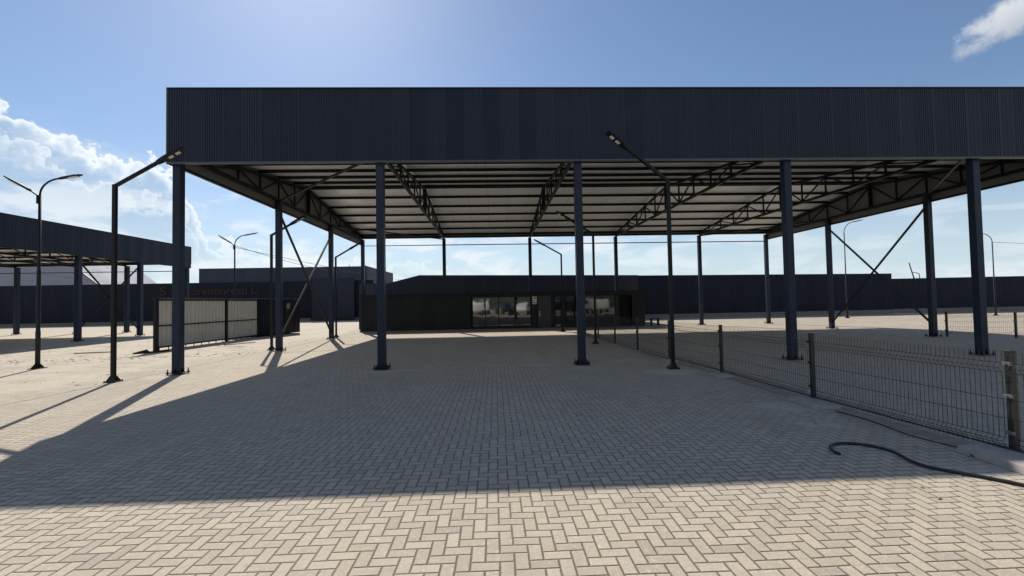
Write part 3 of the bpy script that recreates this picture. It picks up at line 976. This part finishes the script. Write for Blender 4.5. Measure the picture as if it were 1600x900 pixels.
# pale gable seen under the left canopy
pr = empty('gable_shed', (-66, 75, 0), 'pale grey gabled shed roof seen far off beneath the left canopy', 'building')
b = MB()
gv = [(-34, 0, 0), (3, 0, 0), (3, 0, 4.7), (-3.6, 0, 9.9), (-34, 0, 9.4)]
gv2 = [(x, 14, z) for x, _, z in gv]
b.add(gv + gv2, [(4, 3, 2, 1, 0)[::-1], (5, 6, 7, 8, 9)[::-1], (0, 1, 6, 5), (1, 2, 7, 6), (2, 3, 8, 7), (3, 4, 9, 8), (4, 0, 5, 9)])
b.build('shed_wall', plain("pale_grey_render", (0.30, 0.31, 0.36), 0.8, var=0.06, scale=0.5), pr)
b = MB()
b.bar((3.2, -0.12, 4.6), (-3.6, -0.12, 9.96), 0.2, 0.12)
b.bar((-3.6, -0.12, 9.96), (-34.2, -0.12, 9.46), 0.2, 0.12)
b.build('roof_edge', M_LAMPPOST, pr)

# ------------------------------------------------------------------ low office in the middle
of = empty('office_building', (-8.35, 28.0, 0), 'low dark sheet clad office with reflective windows behind the big canopy', 'building')
OO = Vector((-8.35, 28.0, 0))
zo = 2.20
def lx(x): return x + 8.35
# wall panels between openings (plane y=0 local), openings: window A, door, glass strip, window B, open door
sheet('front_wall', M_DARKCLAD, lx(-1.56), 0.06, zo, prof_trap(lx(-1.56), 0.2, 0.018), of)
sheet('front_wall', M_DARKCLAD, lx(9.40) - lx(8.62), 0.06, 1.98, prof_trap(0.78, 0.2, 0.018), of, loc=(lx(8.62), 0, 0))
b = MB()
b.box((lx(-1.555), 0.0, 2.07), (lx(9.40), 0.05, zo))              # head over the openings
b.box((lx(-1.555), 0.0, 0.06), (lx(2.25), 0.05, 0.20))
b.box((lx(2.255), 0.0, 0.06), (lx(2.62), 0.05, 2.067))
b.box((lx(3.46), 0.0, 0.06), (lx(3.66), 0.05, 2.067))
b.box((lx(7.56), 0.0, 0.06), (lx(7.72), 0.05, 2.067))
b.box((lx(4.14), 0.0, 0.06), (lx(4.36), 0.05, 2.067))
b.build('front_wall', M_DARKCLAD, of)
b = MB()
b.box((0.0, -0.02, 0.0), (lx(9.44), 6.0, 0.055))
b.build('floor_slab', M_PLINTH, of)
b = MB()
b.box((-0.05, -0.10, zo + 0.003), (lx(9.46), 3.0, zo + 0.09))
b.build('roof', M_TRUSS, of)
sheet('side_wall', M_DARKCLAD, 2.9, 0.06, zo, prof_trap(2.9, 0.2, 0.018), of, loc=(-0.002, 2.96, 0), rot=-math.pi / 2)
sheet('side_wall', M_DARKCLAD, 2.9, 0.06, zo, prof_trap(2.9, 0.2, 0.018), of, loc=(lx(9.42), 0.06, 0), rot=math.pi / 2)
b = MB(); b.box((0.06, 2.90, 0.06), (lx(9.36), 2.95, zo - 0.01)); b.build('back_wall', M_VOID, of)
def window(x0_, x1_, z0_, z1_, mull, glass, tilt=0.0):
    f = MB()
    t = 0.05
    X0, X1 = lx(x0_), lx(x1_)
    f.box((X0, -0.03, z0_), (X0 + t, 0.03, z1_)); f.box((X1 - t, -0.03, z0_), (X1, 0.03, z1_))
    f.box((X0 + t, -0.029, z1_ - t), (X1 - t, 0.029, z1_)); f.box((X0 + t, -0.029, z0_), (X1 - t, 0.029, z0_ + t))
    for mx in mull: f.box((lx(mx) - 0.025, -0.027, z0_ + t), (lx(mx) + 0.025, 0.027, z1_ - t))
    fo_ = f.build('window', M_BLACK, of)
    xs = [x0_ + 0.05] + list(mull) + [x1_ - 0.05]
    for i, (a, c) in enumerate(zip(xs[:-1], xs[1:])):
        g_ = MB()
        a_ = lx(a) + 0.028; c_ = lx(c) - 0.028
        e_ = 0.004 * (i % 3 - 1)
        g_.add([(a_, 0.004 + e_, z0_ + t), (c_, 0.004 - e_, z0_ + t), (c_, 0.004 - e_, z1_ - t), (a_, 0.004 + e_, z1_ - t),
                (a_, 0.012 + e_, z0_ + t), (c_, 0.012 - e_, z0_ + t), (c_, 0.012 - e_, z1_ - t), (a_, 0.012 + e_, z1_ - t)],
               [(0, 1, 2, 3), (7, 6, 5, 4), (0, 4, 5, 1), (1, 5, 6, 2), (2, 6, 7, 3), (3, 7, 4, 0)])
        g_.build('pane', glass, fo_)
window(-1.50, 2.24, 0.20, 2.065, (-0.65, 0.19, 1.19), M_GLASS)
window(3.66, 4.14, 0.08, 2.065, (), M_GLASS2)
window(4.36, 7.56, 0.30, 2.065, (5.3, 6.25), M_GLASS2)
b = MB(); b.box((lx(4.36), 0.0, 0.06), (lx(7.56), 0.05, 0.298)); b.build('front_wall', M_DARKCLAD, of)
b = MB(); b.box((lx(2.64), 0.0, 0.07), (lx(3.45), 0.04, 2.06))
dr = b.build('door', plain("dark_blue_door", (0.013, 0.017, 0.026), 0.4, var=0.05), of)
b = MB(); b.bar((lx(2.74), -0.05, 0.78), (lx(2.74), -0.05, 1.12), 0.03); b.box((lx(2.725), -0.05, 0.82), (lx(2.755), 0.0, 0.85)); b.box((lx(2.725), -0.05, 1.05), (lx(2.755), 0.0, 1.08))
b.build('handle', M_WHITE, dr)
b = MB(); b.box((lx(7.74), 0.35, 0.06), (lx(8.60), 0.38, 2.0)); b.build('dark_doorway', M_VOID, of)
b = MB(); b.box((lx(7.725), 0.0, 2.0), (lx(9.40), 0.05, 2.067)); b.box((lx(8.595), -0.005, 0.06), (lx(8.62), 0.06, 1.998)); b.build('door_frame', M_BLACK, of)
# poster stack on the wall strip beside the door
pr_ = MB(); pr_.box((lx(2.30), -0.014, 1.56), (lx(2.56), -0.003, 2.02)); po = pr_.build('notice_board', M_WHITE, of)
tag(po, 'small red, white and blue notice fixed beside the door')
b = MB(); b.box((lx(2.37), -0.022, 1.86), (lx(2.53), -0.0145, 1.99)); b.box((lx(2.31), -0.022, 1.82), (lx(2.36), -0.0145, 1.86)); b.build('red_field', M_RED, po)
b = MB(); b.box((lx(2.31), -0.022, 1.60), (lx(2.55), -0.0145, 1.68)); b.build('blue_field', M_BLUE, po)
b = MB()
for zz in (1.74, 1.78): b.box((lx(2.33), -0.022, zz), (lx(2.53), -0.0145, zz + 0.018))
b.build('text_line', M_TRUSS, po)
# set back upper volume of the office block
up_ = empty('store_building', (-9.35, 31.0, 0), 'taller dark navy building standing behind the low office, its roofline stepping down at the left', 'building')
def topz(s_):
    x = s_ - 9.35
    if x < -7.41: return 3.14
    if x < -5.22: return 3.14 + (x + 7.41) / 2.19 * 0.53
    return 3.67 - (x + 5.22) / 15.2 * 0.24
prf = sorted(set(prof_trap(19.35, 0.25, 0.02) + [(9.35 - 7.41, 0.0), (9.35 - 5.22, 0.0)]))
sheet('front_wall', M_GREYCLAD, 19.35, 0.02, topz, prf, up_)
sheet('side_wall', M_WALLS, 8.3, 0.02, 3.42, prof_trap(8.3, 0.25, 0.02), up_, loc=(19.35, 0.05, 0), rot=math.pi / 2)
sheet('side_wall', M_WALLS, 8.3, 0.02, 3.12, prof_trap(8.3, 0.25, 0.02), up_, loc=(0, 8.3, 0), rot=-math.pi / 2)
b = MB(); b.box((0.05, 0.05, 2.9), (19.3, 8.25, 3.0)); b.build('roof', M_TRUSS, up_)

# small pallet truck like rack beside the office (low dark bench)
bn = empty('bench', (10.1, 28.9, 0), 'small dark bench standing at the right end of the low office', 'bench')
b = MB(); b.box((0, 0, 0.42), (0.6, 0.36, 0.47)); b.build('seat', M_TRUSS, bn)
for x in (0.05, 0.5):
    b = MB(); b.box((x, 0.03, 0), (x + 0.05, 0.33, 0.42)); b.build('leg', M_TRUSS, bn)

# ------------------------------------------------------------------ off white sheet fence and container at the left
def place(p, q):
    p = Vector((*p, 0)); q = Vector((*q, 0))
    return p, (q - p).length, math.atan2(q.y - p.y, q.x - p.x)
p, L, a = place((-13.80, 18.75), (-13.32, 25.6))
wf = empty('sheet_fence', p, 'off white corrugated sheet fence in a dark frame, behind the front left canopy column', 'fence', None, a)
sheet('sheet_panel', M_WHITECLAD, L - 0.08, 0.12, 2.06, prof_trap(L - 0.08, 0.23, 0.045), wf, loc=(0.04, 0.05, 0))
b = MB()
b.bar((0, 0, 0.12), (L, 0, 0.12), 0.06); b.build('rail', M_BLACK, wf)
b = MB(); b.bar((0, -0.012, 1.0), (L, -0.012, 1.0), 0.05); b.build('rail', M_BLACK, wf)
b = MB(); b.bar((0, 0, 2.06), (L, 0, 2.06), 0.06); b.build('rail', M_BLACK, wf)
b = MB(); b.bar((-0.04, 0.03, 2.13), (L + 0.04, 0.03, 2.13), 0.14, 0.05); b.build('capping', M_TRIM, wf)
for s_, wd in ((0.0, 0.17), (L * 0.62, 0.11), (L, 0.09)):
    b = MB(); b.bar((s_, 0.0, 0.0), (s_, 0.0, 2.15), wd, 0.10, up=(0, 1, 0)); b.build('post', M_BLACK, wf)
for k in range(14):
    b = MB(); b.tube([(0.2 + k * 0.48, 0.03, 0.0), (0.2 + k * 0.48, 0.03, 0.12)], 0.02, 6)
    b.build('foot_rod', M_BLACK, wf)
p, L, a = place((-13.22, 25.72), (-12.45, 29.0))
ch = empty('container_hut', p, 'dark navy container hut at the far end of the off white sheet fence', 'hut', None, a)
sheet('side_wall', M_WALLS, 1.75, 0.06, 2.12, prof_trap(1.75, 0.2, 0.03), ch)
b = MB(); b.box((1.76, 0.0, 0.06), (L, 0.05, 2.12)); b.build('side_wall', M_BLACK, ch)
b = MB(); b.box((1.95, -0.02, 0.12), (2.75, -0.001, 2.0)); dd = b.build('door', M_TRUSS, ch)
b = MB(); b.box((2.1, -0.03, 1.55), (2.4, -0.021, 1.88)); st_o = b.build('door_sticker', M_LINER, dd)
b = MB(); b.box((2.85, -0.018, 0.3), (2.88, -0.001, 1.2)); b.build('handle', M_LAMPPOST, dd)
b = MB(); b.box((0.0, 0.06, 0.06), (L, 2.3, 2.12)); b.build('hut_body', M_WALLS, ch)
b = MB(); b.box((-0.04, -0.05, 2.125), (L + 0.04, 2.35, 2.18)); b.build('roof_edge', M_TRIM, ch)

# scrap lying on the yard
sc = empty('scrap_board', (-13.75, 17.5, 0), 'dark bent scrap board lying on the ground before the off white sheet fence', 'scrap', None, 0.5)
b = MB()
b.add([(0, 0, 0), (0.55, 0.1, 0), (0.5, 0.42, 0), (-0.05, 0.34, 0), (0.02, 0.02, 0.03), (0.42, 0.12, 0.15), (0.38, 0.40, 0.13), (-0.03, 0.32, 0.035)],
      [(0, 3, 2, 1), (4, 5, 6, 7), (0, 1, 5, 4), (1, 2, 6, 5), (2, 3, 7, 6), (3, 0, 4, 7)])
b.build('board', M_BLACK, sc)
b = MB(); b.bar((0.4, 0.1, 0.03), (1.05, 0.45, 0.04), 0.16, 0.05); b.build('batten', M_TRUSS, sc)
for (x, y, l, a, nm) in [(-12.2, 20.6, 1.4, 1.0, 'thin dark rod lying on the paving before the off white sheet fence'),
                         (-16.5, 18.2, 1.3, 0.15, 'thin dark batten lying on the open yard at far left')]:
    b = MB(); b.bar((0, 0, 0.02), (l, 0, 0.03), 0.035, 0.03)
    tag(b.build('loose_rod', M_BLACK, loc=(x, y, 0), rot=a), nm, 'rod')
# crumbs of mortar and grit scattered on the open yard and by the fence
b = MB()
for k in range(520):
    if k % 2: x = random.uniform(-22, -9.6); y = random.uniform(8, 30)
    else: x = random.gauss(4.6, 0.8); y = random.uniform(3.6, 20)
    s_ = random.uniform(0.006, 0.022) * (1.5 if k % 17 == 0 else 1)
    a = random.random() * 6.28
    vs = [(x + s_ * 1.4 * math.cos(a + t) * random.uniform(0.7, 1.2), y + s_ * math.sin(a + t) * random.uniform(0.7, 1.2), 0) for t in (0, 1.3, 2.6, 4.0, 5.1)]
    b.add(vs + [(x, y, s_ * 0.8)], [(i, (i + 1) % 5, 5) for i in range(5)])
for k in range(260):
    t = random.random()
    x = -22 + 13 * t; y = 14.6 + 2.2 * t + random.gauss(0, 0.45) if k % 3 else random.uniform(9, 27)
    s_ = random.uniform(0.012, 0.045); a = random.random() * 0.6
    vs = [(x + s_ * random.uniform(1.2, 3.2) * math.cos(a + u_), y + s_ * math.sin(a + u_) * random.uniform(0.7, 1.2), 0) for u_ in (0, 1.3, 2.6, 4.0, 5.1)]
    b.add(vs + [(x, y, s_ * 0.55)], [(i, (i + 1) % 5, 5) for i in range(5)])
tag(b.build('grit', M_SOIL), 'crumbs of mortar and grit scattered on the paving', 'grit', kind='stuff')

# ------------------------------------------------------------------ overhead wires and far masts
def wire(p, q, sag, label):
    P = [Vector(p).lerp(Vector(q), t / 24) - Vector((0, 0, sag * 4 * (t / 24) * (1 - t / 24))) for t in range(25)]
    b = MB(); b.tube(P, 0.014, 5)
    tag(b.build('overhead_wire', M_LAMPPOST), label, 'wire', 'thin overhead wires')
wire((-14.75, 26, 5.2), (-16.2, 60, 4.6 + 1.6), 0.7, 'thin wire dropping from the lamp behind the white fence towards the warehouse roof')
wire((-14.75, 26, 5.1), (-4.5, 75, 4.4), 0.5, 'thin wire from the lamp behind the white fence towards the low office roof')
wire((37.95, 32.7, 5.6), (56, 34.0, 5.7), 0.25, 'thin wire running right from the farthest right street lamp')
wire((-60, 62, 6.5), (-38.5, 60.5, 4.6), 0.4, 'thin wire reaching the left end of the warehouse')
ms = empty('leaning_mast', (57.2, 59.5, 0), 'thin leaning mast sticking up behind the far right boundary wall', 'mast')
b = MB(); b.tube([(0.9, 0, 0), (0.37, 0, 3.9), (-0.26, 0, 6.1)], [0.09, 0.08, 0.06], 6); b.build('pole', M_TRUSS, ms)
ms = empty('street_lamp', (58.85, 60, 0), 'tiny distant street lamp peeping over the far right boundary wall', 'street lamp', G_SL)
b = MB(); b.tube([(0, 0, 0), (0, 0, 4.4), (-0.1, 0, 4.62), (-0.5, 0, 4.72)], 0.05, 6); b.build('pole', M_LAMPPOST, ms)
b = MB(); b.box((-0.95, -0.1, 4.68), (-0.5, 0.1, 4.76)); b.build('lamp_head', M_LAMPPOST, ms)

# ------------------------------------------------------------------ things behind the viewer that the office windows mirror
def car(loc, rz, body_mat, label, van=False):
    r = empty('parked_car', loc, label, 'car', 'cars parked behind the viewer', rz)
    secs = []
    # (x, half width, z low, z shoulder, z roof, roof half width)
    if van:
        data = [(-2.35, .80, .45, .75, .78, .70), (-2.25, .92, .30, .95, .98, .80), (-1.5, .95, .28, 1.15, 1.2, .84), (-1.0, .95, .28, 1.2, 1.9, .80), (-.6, .95, .28, 1.2, 2.02, .82), (2.2, .95, .28, 1.2, 2.02, .84), (2.4, .90, .40, 1.1, 1.9, .80)]
    else:
        data = [(-2.2, .70, .42, .62, .64, .6), (-2.1, .84, .28, .76, .79, .72), (-1.1, .90, .24, .92, .96, .78), (-.45, .91, .24, .96, 1.38, .62), (0.0, .91, .24, .97, 1.47, .64), (.9, .91, .24, .98, 1.45, .64), (1.6, .90, .26, 1.0, 1.12, .70), (2.1, .84, .32, .96, 1.0, .70), (2.2, .74, .45, .80, .84, .62)]
    vs = []; fs = []
    for x, hw, zl, zs, zr_, rw in data:
        for s_ in (-1, 1):
            pass
        ring = [(x, -hw * .92, zl), (x, -hw, (zl + zs) / 2), (x, -hw * .97, zs), (x, -rw, zr_ - .05 * (zr_ - zs)), (x, -rw * .8, zr_), (x, rw * .8, zr_), (x, rw, zr_ - .05 * (zr_ - zs)), (x, hw * .97, zs), (x, hw, (zl + zs) / 2), (x, hw * .92, zl)]
        vs += ring
    n = 10
    for i in range(len(data) - 1):
        for k in range(n):
            a_ = i * n + k; b_ = i * n + (k + 1) % n
            fs.append((a_, a_ + n, b_ + n, b_))
    fs.append(tuple(range(n))); fs.append(tuple((len(data) - 1) * n + k for k in range(n - 1, -1, -1)))
    b = MB(); b.add(vs, fs)
    bo = b.build('body', body_mat, r, smooth=True)
    sub = bo.modifiers.new('s', 'SUBSURF'); sub.levels = 1; sub.render_levels = 1
    b = MB()
    for s_ in (-1, 1):
        if van: q = [(-1.15, .935, 1.22), (-.55, .935, 1.22), (-.55, .86, 1.80), (-.95, .86, 1.80)]
        else: q = [(-.85, .905, 1.0), (1.25, .905, 1.02), (.95, .70, 1.36), (-.35, .70, 1.36)]
        vv = [(x, s_ * y, z) for x, y, z in q] + [(x, s_ * (y - .05), z) for x, y, z in q]
        b.add(vv, [(0, 1, 2, 3), (4, 7, 6, 5), (0, 4, 5, 1), (1, 5, 6, 2), (2, 6, 7, 3), (3, 7, 4, 0)])
    b.build('side_window', M_GLASS2, bo)
    b = MB()
    q = [(-1.45, .70, 1.20), (-1.03, .64, 1.80)] if van else [(-1.05, .68, 1.0), (-.47, .56, 1.36)]
    b.add([(q[0][0] - .03, -q[0][1], q[0][2]), (q[0][0] - .03, q[0][1], q[0][2]), (q[1][0] - .03, q[1][1], q[1][2]), (q[1][0] - .03, -q[1][1], q[1][2]),
           (q[0][0] + .05, -q[0][1], q[0][2]), (q[0][0] + .05, q[0][1], q[0][2]), (q[1][0] + .05, q[1][1], q[1][2]), (q[1][0] + .05, -q[1][1], q[1][2])],
          [(0, 1, 2, 3), (4, 7, 6, 5), (0, 4, 5, 1), (1, 5, 6, 2), (2, 6, 7, 3), (3, 7, 4, 0)])
    b.build('windscreen', M_GLASS2, bo)
    for s_ in (-1, 1):
        for x in (-1.4, 1.35):
            b = MB(); b.tube([(x, s_ * .70, .32), (x, s_ * .93, .32)], .32, 18)
            wh = b.build('wheel', M_RUBBER, r)
            b = MB(); b.tube([(x, s_ * .931, .32), (x, s_ * .945, .32)], .19, 14); b.build('rim', M_ZINC, wh)
    return r
M_CARW = plain("white_car_paint", (0.72, 0.72, 0.71), 0.25, var=0.02)
M_CARD = plain("dark_car_paint", (0.02, 0.022, 0.025), 0.2, var=0.02)
car((-1.9, -4.2, 0), R(82), M_CARW, 'white van parked behind the viewer, first of the row', van=True)
car((1.5, -4.0, 0), R(68), M_CARD, 'dark saloon parked behind the viewer beside the first white van')
car((4.3, -4.6, 0), R(100), M_CARW, 'white saloon parked behind the viewer beside the dark one')
car((9.6, -5.5, 0), R(10), M_CARD, 'dark van parked sideways behind the viewer', van=True)
car((13.6, -5.0, 0), R(85), M_CARW, 'white van parked behind the viewer, last of the row', van=True)
# green bank far behind the viewer
b = MB()
N = 40
vs = []
for i in range(N + 1):
    x = -120 + i * 6
    for (yy, zz) in ((-45, 0.0), (-60, 3.5 + 1.5 * math.sin(i * .7)), (-90, 9 + 3 * math.sin(i * .31 + 1)), (-130, 10.0)):
        vs.append((x, yy + random.uniform(-1, 1), zz + (random.uniform(-.5, .5) if zz else 0)))
b.add(vs, [(i * 4 + k, (i + 1) * 4 + k, (i + 1) * 4 + k + 1, i * 4 + k + 1) for i in range(N) for k in range(3)])
tag(b.build('hill', M_GREEN), kind='structure')
